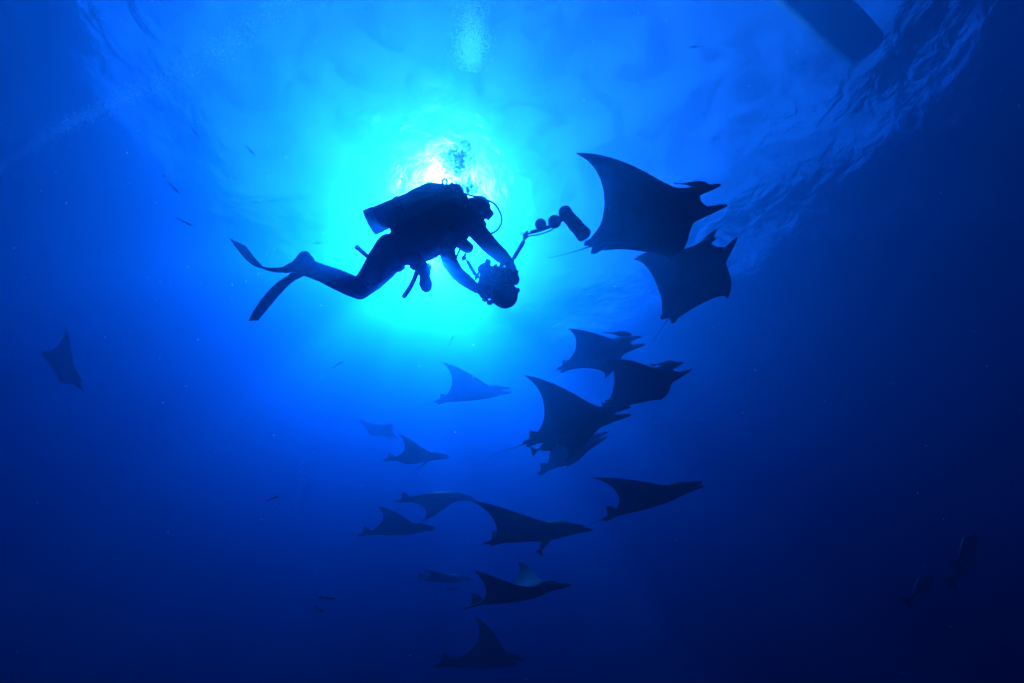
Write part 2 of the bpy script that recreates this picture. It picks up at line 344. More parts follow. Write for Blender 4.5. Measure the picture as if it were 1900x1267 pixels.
RAY_LABEL = {
 'A': 'largest dark devil ray, uppermost, right of the diver, long upper wing swept back',
 'B': 'dark devil ray just below the largest one, tail hanging straight down',
 'C': 'upper ray of the middle cluster, notched head pointing right, small fish on its head',
 'D': 'broad dark ray right of the middle cluster with blunt head and two short horns',
 'E': 'big ray in the middle cluster with tall pointed wing and long thin tail',
 'F': 'ray half hidden behind the lower edge of the big long-tailed ray',
 'G': 'pale blue faded ray below the diver with one raised pointed wing',
 'H': 'small faint ray with head tilted down right, leftmost of the faded pair below the diver',
 'I': 'small ray with raised pointed wing beside the faint tilted ray, tiny fish under its belly',
 'J': 'greyish ray with its wing curved downward, touching the wing tip of the darker ray',
 'K': 'low dark ray with both wing tips raised like two spikes, left of the lower group',
 'L': 'dark ray in the lower centre, long wing trailing up left, fish under its chest',
 'M': 'dark ray at the right of the lower group, straight back and square rear fin',
 'N': 'very faint slender ray just left of the ray with two upright wing tips',
 'O': 'dark ray near the bottom with two upright wing tips and paler shoulders',
 'P': 'lowest ray at the bottom edge, single tall wing raised like a sail',
 'Q': 'lone dim ray at the far left, away from the school'}
for n_, p_ in RAYS.items():
    tag(ray_mesh(n_, p_), RAY_LABEL[n_], 'ray', 'school of devil rays')

# ============================== diver ==============================
D0 = 3.5
def P(px, py, d=D0): return at(px, py, d)
RX = (CM.to_3x3() @ Vector((1, 0, 0))); UPI = (CM.to_3x3() @ Vector((0, 1, 0))); BK = (CM.to_3x3() @ Vector((0, 0, 1)))   # right, up and towards the viewer in the photograph
diver = empty('person', P(760, 470))
tag(diver, 'scuba diver in black wetsuit swimming to the right, gripping a big underwater camera', 'person')
def capsule(mb, pts):
    """chain of (px, py, depth, radius) as a tapered limb with rounded ends"""
    Q = [P(a, b, d) for a, b, d, r in pts]; mb.tube(Q, [r for *_, r in pts], 16, round_=1)
    for q, (*_, r) in zip(Q, pts): mb.ball(q, r*.995, n=10, k=16)
def finger_grip(mb, c, axis, palm, wrist, thumb_sign):
    """a gloved hand closed round a bar: c centre of the grip, axis along the bar, palm from bar to the palm"""
    axis = axis.normalized(); palm = (palm-axis*palm.dot(axis)).normalized(); side = axis.cross(palm)*thumb_sign
    pc = c+palm*.034
    mb.tube([wrist, wrist.lerp(pc, .55), pc], [.031, .033, .034], 12, flat=(palm, .72), round_=1)
    mb.tube([pc-axis*.034, pc+axis*.034], [.02, .022], 12, flat=(palm, .8), round_=1)
    for i, (t, ln, r) in enumerate(((-.036, 1.0, .0100), (-.0125, 1.12, .0106), (.0115, 1.05, .0102), (.034, .82, .0090))):
        pts = []
        for k in range(7):
            a = math.radians(18+k*ln*34); pts.append(c-axis*t+(palm*math.cos(a)+side*math.sin(a))*(.030-.001*k))
        mb.tube(pts, [r*(1-.035*k) for k in range(7)], 8, round_=1)
    pts = [pc+axis*.030-side*.012, c+axis*.046-side*.024+palm*.016, c+axis*.050-side*.032-palm*.008, c+axis*.046-side*.022-palm*.026]
    mb.tube(pts, [.013, .012, .0105, .009], 8, round_=1)
mb = MB()
capsule(mb, [(722, 468, 3.52, .135), (752, 458, 3.5, .13), (785, 448, 3.5, .14), (818, 436, 3.5, .155), (846, 424, 3.5, .135)])
capsule(mb, [(846, 424, 3.5, .12), (862, 413, 3.36, .085)]); capsule(mb, [(846, 426, 3.52, .12), (832, 452, 3.64, .082)])
capsule(mb, [(850, 420, 3.5, .09), (872, 407, 3.48, .074), (884, 398, 3.46, .074)])
# head in a hood, face turned to the lower right
hx = (RX*.66-UPI*.55+BK*.5).normalized(); hz = (UPI*.8+RX*.55); hz = (hz-hx*hz.dot(hx)).normalized(); hy = hz.cross(hx)
HA = Matrix((hx, hy, hz)).transposed(); HC = P(886, 389, 3.46)
mb.ball(HC, (.112, .095, .118), HA, 14, 20); mb.ball(HC+hx*.045-hz*.050, (.066, .070, .085), HA, 10, 16)
mb.ball(HC+hx*.098-hz*.022, (.022, .016, .024), HA, 8, 10); mb.ball(HC+hx*.066-hz*.102, (.03, .035, .026), HA, 8, 12)
for q in (-1, 1): mb.ball(HC+hy*q*.088-hz*.005, (.026, .012, .034), HA, 8, 10)
# arms
capsule(mb, [(866, 411, 3.35, .084), (886, 430, 3.27, .076), (907, 454, 3.22, .068), (915, 462, 3.22, .064)])
capsule(mb, [(915, 462, 3.22, .064), (930, 475, 3.25, .059), (942, 486, 3.29, .044)])
capsule(mb, [(828, 462, 3.64, .075), (834, 486, 3.62, .072), (848, 508, 3.6, .062)])
capsule(mb, [(848, 508, 3.6, .062), (864, 521, 3.56, .058), (884, 536, 3.5, .042)])
# legs
capsule(mb, [(724, 460, 3.43, .118), (706, 484, 3.41, .108), (688, 511, 3.39, .092), (667, 536, 3.37, .074)])
capsule(mb, [(667, 536, 3.37, .074), (648, 525, 3.37, .072), (625, 515, 3.39, .070), (600, 504, 3.4, .056), (577, 493, 3.42, .046)])
capsule(mb, [(732, 476, 3.6, .112), (712, 500, 3.6, .104), (692, 522, 3.6, .09), (668, 541, 3.58, .075)])
capsule(mb, [(668, 541, 3.58, .075), (648, 535, 3.58, .07), (622, 523, 3.57, .068), (596, 512, 3.56, .056), (566, 503, 3.55, .046)])
capsule(mb, [(577, 492, 3.42, .046), (571, 483, 3.42, .048)]); capsule(mb, [(574, 488, 3.42, .045), (553, 496, 3.42, .038), (530, 502, 3.42, .028)])
capsule(mb, [(566, 503, 3.55, .046), (550, 508, 3.55, .038), (538, 518, 3.55, .028)])
# hands closed on the two grips of the housing
GR1, GA1 = P(948, 494, 3.27), (RX*.45-UPI*.85+BK*.2).normalized()
GR2, GA2 = P(899, 541, 3.44), (RX*.45-UPI*.85+BK*.2).normalized()
finger_grip(mb, GR1, -GA1, UPI*.5-RX*.3+BK*.8, P(941, 485, 3.29), 1)
finger_grip(mb, GR2, -GA2, -RX*.8-UPI*.2+BK*.4, P(884, 537, 3.5), -1)
body = mb.build('wetsuit_body', M_SUIT, diver, voxel=.0055, smooth=5)
# fins: foot pocket and a long ribbed blade
def fin(name, path, width_axis, half, pocket, thick):
    Q = catmull([P(*q) for q in path], 6); n = len(Q); v = []; f = []
    hs = [float(np.interp(i/(n-1), np.linspace(0, 1, len(half)), half)) for i in range(n)]
    for i, q in enumerate(Q):
        d = (Q[min(i+1, n-1)]-Q[max(i-1, 0)]).normalized(); w_ = (width_axis-d*width_axis.dot(d)).normalized(); nn = d.cross(w_)
        th = thick*(1-.7*i/(n-1))
        prof_ = [(-1, 1.9), (-.9, 1.9), (-.86, .55), (-.3, .55), (-.26, 1.), (-.2, .55), (.2, .55), (.26, 1.), (.3, .55), (.86, .55), (.9, 1.9), (1, 1.9)]
        top = [q+w_*a*hs[i]+nn*th*b_ for a, b_ in prof_]; bot = [q+w_*a*hs[i]-nn*th*b_ for a, b_ in prof_[::-1]]
        v += top+bot
    k = 24
    f = [(i*k+j, i*k+(j+1) % k, (i+1)*k+(j+1) % k, (i+1)*k+j) for i in range(n-1) for j in range(k)]+[tuple(range(k-1, -1, -1)), tuple(range((n-1)*k, n*k))]
    m2 = MB(); 
    for a, b_ in zip(pocket[:-1], pocket[1:]): m2.tube([P(*a[:3]), P(*b_[:3])], [a[3], b_[3]], 14, round_=1)
    pk = m2.build('swim_fin', M_RUBBER, diver, voxel=.008, smooth=3)
    o = mesh_obj('fin_blade', v, f, M_RUBBER, smooth=False); o.parent = pk
    st = MB().tube([P(pocket[0][0]+3, pocket[0][1]-4, pocket[0][2]-.05), P(pocket[0][0]+7, pocket[0][1]+2, pocket[0][2]), P(pocket[0][0]+5, pocket[0][1]+8, pocket[0][2]-.05)], .011, 8, round_=1).build('heel_strap', M_RUBBER); st.parent = pk
    return o
fin('fin', [(534, 501, 3.42), (506, 502, 3.42), (482, 496, 3.42), (466, 482, 3.42), (453, 466, 3.42), (441, 450, 3.42)], (BK*.995+RX*.1), [.055, .07, .085, .10, .105, .105], [(566, 477, 3.42, .050), (552, 494, 3.42, .050), (530, 501, 3.42, .032)], .006)
fin('fin', [(541, 516, 3.55), (525, 528, 3.55), (508, 545, 3.55), (494, 562, 3.56), (482, 578, 3.57), (470, 596, 3.58)], BK, [.055, .07, .08, .08, .075, .06], [(563, 500, 3.55, .046), (552, 508, 3.55, .045), (538, 518, 3.55, .030)], .006)
# tank with boot, bands, valve
T0, T1 = P(686, 414, 3.62), P(840, 349, 3.66); TD = (T1-T0).normalized(); TL = (T1-T0).length
mb = MB(); mb.tube([T0+TD*t for t in (.012, .02, .05, TL-.17, TL-.13, TL-.09, TL-.06, TL-.05)], [.09, .104, .109, .109, .100, .075, .035, .028], 28); mb.build('air_tank', M_TANK, diver)
mb = MB(); mb.tube([T0+TD*t for t in (-.004, .0, .08, .082)], [.104, .114, .114, .110], 28); mb.build('tank_boot', M_RUBBER, diver)
mb = MB(); mb.tube([T1-TD*.05, T1+TD*.03], .019, 14); mb.tube([T1-RX*.0+BK*.05, T1-BK*.055], .016, 12, round_=1); mb.ball(T1+BK*.06, .026, n=8); mb.build('tank_valve', M_METAL, diver, voxel=.005, smooth=1)
for t in (.30, .46): MB().tube([T0+TD*(t-.025), T0+TD*(t-.02), T0+TD*(t+.02), T0+TD*(t+.025)], [.110, .1165, .1165, .110], 28).build('tank_band', M_VEST, diver)
mb = MB(); mb.tube([T1+UPI*.0+BK*.02, T1+RX*.05-UPI*.01+BK*.03], [.030, .034], 14, round_=1); mb.tube([T1+RX*.05+UPI*.012, T1+RX*.085-UPI*.03], .018, 10, round_=1); mb.tube([T1+RX*.03+UPI*.01, T1+RX*.035+UPI*.04], .012, 10, round_=1); mb.build('first_stage', M_METAL, diver, voxel=.005, smooth=1)
# carry loop on top of the tank
lc = P(825, 339, 3.6); MB().tube([lc+(RX*math.cos(a)*.020+UPI*(math.sin(a)*.024+.006)) for a in [math.radians(q) for q in range(-40, 221, 20)]], .0095, 8, round_=1).build('carry_loop', M_VEST, diver)
# buoyancy vest round the torso
mb = MB()
capsule(mb, [(748, 424, 3.55, .115), (790, 402, 3.55, .135), (834, 383, 3.54, .122), (848, 378, 3.52, .09)])
capsule(mb, [(752, 452, 3.46, .15), (790, 436, 3.45, .165), (826, 420, 3.45, .155), (846, 408, 3.43, .12)])
capsule(mb, [(770, 372, 3.6, .09), (800, 360, 3.6, .098), (832, 362, 3.58, .088), (852, 372, 3.56, .075)])
capsule(mb, [(756, 468, 3.60, .12), (790, 458, 3.60, .13), (818, 450, 3.6, .10)])
mb.build('buoyancy_vest', M_VEST, diver, voxel=.009, smooth=4)
AX = Matrix((RX, UPI, BK)).transposed()
def rotz(a): return AX @ Matrix.Rotation(math.radians(a), 3, 'Z')
for (px, py, d, h, a) in ((760, 474, 3.40, (.085, .07, .03), 18), (804, 462, 3.38, (.07, .06, .03), 20), (776, 492, 3.52, (.07, .04, .05), 5), (785, 500, 3.42, (.065, .055, .04), -8), (738, 497, 3.45, (.05, .035, .035), 20), (826, 470, 3.42, (.04, .05, .03), 30)):
    MB().box(P(px, py, d), h, rotz(a), .35).build('vest_pocket', M_VEST, diver, voxel=.008, smooth=3)
for (pa, pb, w_) in (((858, 398, 3.33), (836, 430, 3.28), .024), ((836, 430, 3.28), (806, 452, 3.29), .022), ((742, 470, 3.37), (748, 500, 3.44), .022)):
    MB().tube([P(*pa), P(*pb)], w_, 10, flat=(BK, .35)).build('strap', M_VEST, diver)
for (px, py, d, r) in ((846, 452, 3.3, .016), (812, 482, 3.36, .018), (786, 500, 3.42, .016), (742, 503, 3.44, .014), (866, 360, 3.5, .014)):
    c = P(px, py, d); MB().tube([c+(RX*math.cos(a)*r+UPI*math.sin(a)*r) for a in [math.radians(q) for q in range(0, 361, 30)]], .0042, 6).build('d_ring', M_METAL, diver)
# mask
mb = MB(); mb.box(HC+hx*.100+hz*.022, (.020, .072, .042), HA, .4); mask = mb.build('mask_frame', M_RUBBER, diver, voxel=.006, smooth=2)
m_lens, N, L = mat('mask_glass'); gl_ = N.new('ShaderNodeBsdfGlossy'); gl_.inputs['Roughness'].default_value = .03; tr_ = N.new('ShaderNodeBsdfTransparent'); tr_.inputs[0].default_value = (.75, .8, .85, 1)
mx_ = N.new('ShaderNodeMixShader'); mx_.inputs[0].default_value = .12; o_ = N.new('ShaderNodeOutputMaterial'); L.new(tr_.outputs[0], mx_.inputs[1]); L.new(gl_.outputs[0], mx_.inputs[2]); L.new(mx_.outputs[0], o_.inputs[0])
for q in (-1, 1): MB().box(HC+hx*.1215+hz*.022+hy*q*.036, (.003, .028, .030), HA, .3).build('mask_lens', m_lens, diver, flatshade=True)
MB().tube([HC+HA @ Vector((.10*math.cos(a)*1.04, .094*math.sin(a), .02)) for a in [math.radians(q) for q in range(50, 311, 20)]], .013, 8, flat=(hz, 1.2)).build('mask_strap', M_RUBBER, diver)
# regulator and hoses
mb = MB(); mb.tube([HC+hx*.10-hz*.072, HC+hx*.15-hz*.085], [.030, .036], 16, round_=1); mb.tube([HC+hx*.115-hz*.085-hy*.05, HC+hx*.115-hz*.085+hy*.05], .015, 10, round_=1); mb.build('regulator', M_RUBBER, diver, voxel=.005, smooth=2)
def hose(pts, r, name='hose', m=None): return MB().tube(catmull([P(*q) for q in pts], 7), r, 9, round_=1).build(name, m or M_RUBBER, diver)
hose([(846, 352, 3.62), (868, 362, 3.52), (888, 366, 3.42), (903, 372, 3.38), (916, 378, 3.37), (926, 391, 3.37), (931, 407, 3.37), (927, 422, 3.37), (918, 431, 3.36), (906, 434, 3.35), (894, 424, 3.36), (897, 412, 3.38)], .0076)
hose([(846, 350, 3.6), (862, 362, 3.5), (868, 372, 3.45), (866, 386, 3.38), (850, 408, 3.3), (836, 428, 3.27)], .011, 'inflator_hose')
hose([(842, 354, 3.6), (858, 372, 3.48), (852, 400, 3.34), (820, 446, 3.26), (790, 478, 3.3), (775, 494, 3.36)], .0075)
hose([(722, 508, 3.4), (735, 512, 3.4), (746, 508, 3.42), (753, 502, 3.44)], .0026, 'cord')
# gauge console on its hose, torch stick, hanging pouch
hose([(776, 490, 3.40), (773, 506, 3.40), (767, 522, 3.40), (759, 537, 3.40), (750, 550, 3.40)], .0205, 'gauge_console')
mb = MB(); mb.tube(catmull([P(784, 492, 3.38), P(786, 506, 3.38), P(788, 516, 3.38), P(790, 527, 3.38), P(791, 533, 3.38)], 5), [np.interp(i/20, [0, .4, .55, .75, 1], [.040, .042, .047, .057, .048]) for i in range(21)], 18, round_=1); mb.build('hanging_light', M_FLOAT, diver)
mb = MB(); mb.tube([P(662, 459, 3.46), P(690, 484, 3.47)], .0185, 12); mb.tube([P(661, 458, 3.46), P(664, 461, 3.46)], .022, 12); mb.build('stick', M_RUBBER, diver)
# wetsuit print on the near thigh
fc = bpy.data.curves.new('print', 'FONT'); fc.body = 'CRESSI'; fc.size = .056; fc.shear = .25; fc.align_x = 'CENTER'; fc.align_y = 'CENTER'; fc.space_character = .88; fc.resolution_u = 3
to = bpy.data.objects.new('print', fc); col.objects.link(to)
zz = BK; xx = (RX*math.cos(R(50))+UPI*math.sin(R(50))); yy = zz.cross(xx)
to.matrix_world = Matrix.Translation(P(685, 518, 3.26)) @ Matrix((xx, yy, zz)).transposed().to_4x4()
bpy.context.view_layer.update()
pm = bpy.data.meshes.new_from_object(to.evaluated_get(bpy.context.evaluated_depsgraph_get())); pm.transform(to.matrix_world); bpy.data.objects.remove(to)
bmp = bmesh.new(); bmp.from_mesh(pm)
bmesh.ops.subdivide_edges(bmp, edges=[e for e in bmp.edges if e.calc_length() > .012], cuts=2)
from mathutils.bvhtree import BVHTree
bt = BVHTree.FromPolygons([diver.location*0+v_.co for v_ in body.data.vertices], [tuple(p_.vertices) for p_ in body.data.polygons])
for v_ in bmp.verts:
    h, nrm, _, _ = bt.ray_cast(v_.co, -BK)
    if h is None: h, nrm, _, _ = bt.find_nearest(v_.co)
    v_.co = h+nrm*.003
bmp.to_mesh(pm); bmp.free(); pm.materials.append(M_PRINT)
po = bpy.data.objects.new('lettering', pm); col.objects.link(po); adopt(po, diver); po['label'] = 'pale grey slanted maker lettering on the thigh'

# ============================== underwater camera ==============================
rig = empty('underwater_camera', P(925, 525, 3.36))
tag(rig, 'underwater camera housing with dome port and strobe arms, held by the diver', 'camera')
cx_ = (RX*.42-UPI*.80+BK*.42).normalized(); cy_ = (RX*.86+UPI*.50); cy_ = (cy_-cx_*cy_.dot(cx_)).normalized(); cz_ = cx_.cross(cy_)
CA = Matrix((cx_, cy_, cz_)).transposed(); CC = P(923, 526, 3.36)
def C(a, b, c): return CC+CA @ Vector((a, b, c))
mb = MB(); mb.box(CC, (.085, .135, .085), CA, .4); mb.box(C(-.02, .02, .095), (.05, .055, .03), CA, .4); mb.box(C(.0, .15, .0), (.06, .03, .05), CA, .4); mb.box(C(-.01, -.15, .0), (.05, .03, .05), CA, .4); mb.box(C(-.085, -.01, .0), (.02, .07, .05), CA, .4); mb.box(P(906, 521, 3.38), (.075, .115, .07), rotz(-12), .3)
mb.tube([C(.06, 0, 0), C(.13, 0, 0)], [.078, .085], 20); mb.build('housing', M_METAL, rig, voxel=.006, smooth=3)
mb = MB(); mb.ball(C(.130, .004, 0), (.115, .108, .108), CA, 14, 26); mb.build('dome_port', M_RUBBER, rig)
mb = MB(); mb.tube([C(.11, 0, 0), C(.128, 0, 0), C(.128, 0, 0), C(.145, 0, 0)], [.106, .115, .115, .109], 30); mb.build('port_ring', M_METAL, rig)
for q, (g_, a_) in ((1, (GR1, GA1)), (-1, (GR2, GA2))):
    mb = MB(); mb.tube([g_-a_*.055, g_+a_*.055], .0165, 12, round_=1); mb.tube([g_+a_*.055, C(.02, q*.11, -.02)], .011, 10, round_=1); mb.tube([g_-a_*.055, C(-.06, q*.105, .0)], .011, 10, round_=1); mb.build('handle', M_RUBBER, rig, voxel=.005, smooth=1)
for (b_, c_, h_) in ((.06, .085, .016), (.085, .06, .014), (-.07, .082, .015), (.0, .115, .012), (.11, .03, .013), (-.11, .03, .013)):
    MB().tube([C(-.03, b_*.8, c_*.8), C(-.03, b_*1.12, c_*1.12)], h_, 10, round_=1).build('control_knob', M_METAL, rig)
mb = MB(); mb.ball(P(899, 500, 3.36), (.058, .05, .05), rotz(10), 10, 16); mb.box(P(905, 489, 3.34), (.022, .03, .03), rotz(-10), .3); mb.build('viewfinder', M_RUBBER, rig, voxel=.006, smooth=2)
for (px, py, d) in ((944, 505, 3.28), (957, 524, 3.32), (959, 540, 3.33), (900, 556, 3.4), (909, 562, 3.4), (956, 506, 3.3)):
    MB().ball(P(px, py, d), (.028, .024, .026), rotz(20), 8, 12).build('control_lever', M_METAL, rig)
def arm(pts, r, root=rig): return MB().tube([P(*q) for q in pts], r, 12, round_=1).build('strobe_arm', M_METAL, root)
def joint(px, py, d, r):
    mb = MB(); mb.ball(P(px, py, d), r, n=8); mb.tube([P(px, py, d)-UPI*.02-RX*.012, P(px, py, d)+UPI*.03+RX*.012], r*.55, 8, round_=1); return mb.build('ball_clamp', M_METAL, rig, voxel=.004, smooth=1)
arm([(954, 479, 3.27), (971, 450, 3.22)], .0165); arm([(949, 486, 3.28), (954, 479, 3.27)], .007); arm([(971, 450, 3.22), (974, 441, 3.22)], .007)
joint(950, 485, 3.28, .019); joint(975, 438, 3.22, .022); 
arm([(978, 436, 3.22), (986, 432, 3.22)], .008); arm([(986, 432, 3.22), (1004, 427, 3.2), (1028, 418, 3.18)], .0145)
MB().tube([P(968, 434, 3.22)+(RX*math.cos(a)*.012+UPI*math.sin(a)*.009) for a in [math.radians(q) for q in range(0, 361, 40)]], .003, 6).build('ring', M_METAL, rig)
for (px, py, d, r) in ((1003, 417, 3.2, .045), (1029, 412, 3.18, .052)): MB().ball(P(px, py, d), r, n=12, k=18).build('float_ball', M_FLOAT, rig)
arm([(1028, 415, 3.18), (1048, 402, 3.15)], .026)
mb = MB(); S0, S1 = P(1049, 397, 3.14), P(1083, 436, 3.06); SD = (S1-S0).normalized(); SL = (S1-S0).length
mb.tube([S0+SD*t*SL for t in (-.10, -.05, .0, .25, .45, .6, .68, .80, .98, 1.06, 1.09)], [.03, .044, .051, .050, .052, .055, .051, .054, .058, .056, .045], 22); mb.build('strobe', M_FLOAT, rig)
MB().tube([S1+SD*.020, S1+SD*.030], [.046, .040], 22).build('strobe_lens', m_lens, rig)
MB().ball(S0-SD*.0+UPI*.008, .053, n=10, k=16).build('strobe_back', M_FLOAT, rig)
MB().tube(catmull([P(944, 492, 3.26), P(958, 476, 3.22), P(966, 456, 3.19), P(980, 440, 3.19), P(1000, 436, 3.17), P(1022, 428, 3.15), P(1040, 412, 3.12), P(1050, 404, 3.1)], 6), .0045, 7).build('sync_cord', M_RUBBER, rig)
for (px, py, d, r) in ((930, 494, 3.26, .02), (918, 497, 3.27, .018), (951, 548, 3.3, .02), (914, 506, 3.28, .022), (950, 516, 3.28, .022)):
    MB().tube([P(px, py, d), P(px+2, py-3, d-.03)], [r, r*.8], 10, round_=1).build('control_knob', M_METAL, rig)
# second strobe arm, on the far side
arm([(868, 487, 3.5), (881, 509, 3.47)], .0155); arm([(862, 480, 3.5), (868, 487, 3.5)], .007); joint(861, 479, 3.5, .021); joint(885, 514, 3.45, .019)
arm([(838, 481, 3.52), (846, 480, 3.52)], .013); arm([(846, 480, 3.52), (861, 479, 3.5)], .006); arm([(846, 480, 3.52), (852, 466, 3.52), (858, 456, 3.52)], .009)
mb = MB(); mb.tube([P(848, 446, 3.53), P(860, 455, 3.5), P(868, 460, 3.48)], [.046, .055, .05], 18, round_=1); mb.build('strobe', M_FLOAT, rig)

# ============================== fish ==============================
def fish_mesh(slim=.16, wide=.09, fork=.5, finh=.5, nring=22):
    """one closed body, length 1 along +x: snout, fins on back and belly, narrow tail root, forked tail"""
    xs = np.concatenate([np.linspace(.5, -.28, nring-7), np.linspace(-.31, -.5, 7)]); k = 12; v = []
    for x in xs:
        t = (.5-x)/.78
        if t <= 1:
            h = slim*np.interp(t, [0, .05, .15, .35, .6, .85, 1], [.05, .26, .60, 1, .80, .33, .18]); w_ = wide*np.interp(t, [0, .05, .15, .35, .6, .85, 1], [.05, .30, .68, 1, .75, .28, .13])
            up = h*(1+finh*np.interp(t, [.25, .33, .45, .62, .80, .86], [0, .9, .6, .35, .5, 0])); dn = h*(1+finh*np.interp(t, [.30, .38, .46, .58, .66, .84], [0, .5, .1, .1, .7, 0])); tail = 0
        else:
            q = (t-1)/.2820; h = slim*.2+slim*.95*min(1, q)**1.1; w_ = wide*.12*(1-.8*min(q, 1)); up = dn = h; tail = min(1, max(0, q))
        for j in range(k):
            a = 2*math.pi*j/k; s_, c_ = math.sin(a), math.cos(a)
            z = (up if s_ > 0 else dn)*s_; y = w_*c_*(1 if abs(s_) < .95 else .2)
            v.append((x-tail*fork*.20*(abs(z)/(slim*1.15+1e-6)) + tail*.05, y, z))
    n = len(xs)
    f = [(i*k+j, i*k+(j+1) % k, (i+1)*k+(j+1) % k, (i+1)*k+j) for i in range(n-1) for j in range(k)]+[tuple(range(k-1, -1, -1)), tuple(range((n-1)*k, n*k))]
    return v, f
FM = {}
for kind, a in dict(slim=(.11, .06, .6, .35), deep=(.21, .09, .5, .45), remora=(.17, .10, .35, .45), jack=(.125, .07, .55, .22)).items():
    v, f = fish_mesh(*a); o = mesh_obj('f', v, f); bm_ = bmesh.new(); bm_.from_mesh(o.data); bmesh.ops.recalc_face_normals(bm_, faces=bm_.faces[:]); bm_.to_mesh(o.data); bm_.free(); FM[kind] = o.data; bpy.data.objects.remove(o)
FMM = {}
def fish(name, nose, tail, d, kind, label, group=None, m=None, yaw=0., roll=0.):
    """fish between two photograph pixels, d metres ahead; yaw turns it out of the picture plane, roll turns its back"""
    m = m or M_FISH
    if (kind, m.name) not in FMM:
        me = FM[kind].copy(); me.materials.append(m); FMM[kind, m.name] = me
    A, B = at(*nose, d), at(*tail, d); x = (A-B).normalized(); L_ = (A-B).length/math.cos(yaw)
    x = (x*math.cos(yaw)-BK*math.sin(yaw)).normalized()
    up = Vector((0, 0, 1)); up = (up-x*up.dot(x)).normalized(); y = up.cross(x); up = up*math.cos(roll)+y*math.sin(roll); y = up.cross(x)
    o = bpy.data.objects.new(name, FMM[kind, m.name]); col.objects.link(o)
    o.matrix_world = Matrix.Translation((A+B)/2) @ Matrix((x, y, up)).transposed().to_4x4() @ Matrix.Scale(L_, 4)
    return tag(o, label, 'fish', group)
GRP_A = 'small fish scattered in the open water'
for nose, tail, d, yaw, lab in (
    ((469, 286), (459, 273), 7, .5, 'tiny fish above the diver\'s fins, uppermost of the loose three on the left'),
    ((329, 358), (317, 342), 7, .4, 'tiny fish left of the diver, middle one of three spaced down the left'),
    ((354, 419), (332, 407), 6, .3, 'small slender fish left of the diver, lowest of the three on the left'),
    ((366, 254), (350, 229), 12, .3, 'pale faded fish near the left bubble trail'),
    ((636, 669), (618, 682), 8, .3, 'small fish below the diver\'s fins, angled up to the right'),
    ((808, 570), (798, 583), 9, .4, 'faint tiny fish under the diver\'s belly'),
    ((516, 921), (496, 927), 6.5, .3, 'dark slender fish alone at the lower left'),
    ((600, 1136), (586, 1124), 6, .3, 'lower of two dim fish near the bottom left of the school'),
    ((622, 1112), (594, 1105), 7, .2, 'upper of two dim fish near the bottom left of the school'),
    ((842, 622), (834, 640), 11, .5, 'pale faint fish just above the pale raised-wing ray'),
    ((580, 452), (606, 452), 12, .2, 'ghostly pale fish between the tank and the raised fin'),
    ((1294, 86), (1272, 90), 10, .2, 'faint fish near the surface, left of the boat hull'),
    ((748, 336), (736, 324), 8, .5, 'tiny pale fish just above the tank'),
    ((1434, 168), (1428, 156), 9, .5, 'speck-like fish below the boat hull'),
    ((850, 1093), (830, 1090), 11, .2, 'faint fish beneath the very faint slender ray'),
    ((1352, 1100), (1338, 1090), 9, .3, 'hardly visible fish right of the lowest rays')):
    fish('small_fish', nose, tail, d, 'slim', lab, GRP_A, yaw=yaw)
GRP_B = 'remoras travelling with the rays'
dA = lambda n_: -RAYS[n_][0][2]*NEAR.get(n_, 1.)
for nose, tail, d, kind, yaw, roll, lab in (
    ((1312, 345), (1252, 339), dA('A')-.25, 'remora', -.2, .5, 'remora clinging to the head of the largest ray'),
    ((1331, 441), (1277, 462), dA('B')-.55, 'remora', .2, .5, 'remora on the head of the ray with hanging tail'),
    ((1174, 622), (1116, 617), dA('C')-.35, 'remora', .1, .5, 'remora on the head of the upper ray in the middle cluster'),
    ((1262, 673), (1206, 676), dA('D')-.45, 'remora', .1, .5, 'remora on the blunt head of the broad right ray'),
    ((1035, 822), (986, 836), dA('E')-.2, 'remora', .2, -.4, 'remora below the tail of the big long-tailed ray'),
    ((1017, 996), (1000, 1022), dA('L')-.35, 'deep', .5, -.3, 'dark fish under the chest of the lower centre ray'),
    ((908, 736), (904, 749), dA('G')-.1, 'slim', .4, 0, 'tiny fish under the chin of the pale raised-wing ray'),
    ((792, 856), (776, 868), dA('I')-.1, 'slim', .3, 0, 'tiny fish under the belly of the small raised-wing ray'),
    ((1150, 742), (1116, 750), dA('D')-.1, 'remora', .2, 0, 'small remora in the notch between the two biggest middle rays')):
    fish('remora', nose, tail, d, kind, lab, GRP_B, yaw=yaw, roll=roll)
GRP_C = 'olive fish in the dark lower right'
fish('olive_fish', (1821, 992), (1762, 1046), 10.0, 'jack', 'upper of three dim olive fish at the lower right', GRP_C, M_AMBER, .2, -.3)
fish('olive_fish', (1819, 1028), (1752, 1078), 10.0, 'jack', 'middle of three dim olive fish, overlapping the upper one', GRP_C, M_AMBER, .2, -.3)
fish('olive_fish', (1738, 1070), (1674, 1114), 10.0, 'jack', 'lowest, leftmost of three dim olive fish at the lower right', GRP_C, M_AMBER, .2, -.3)

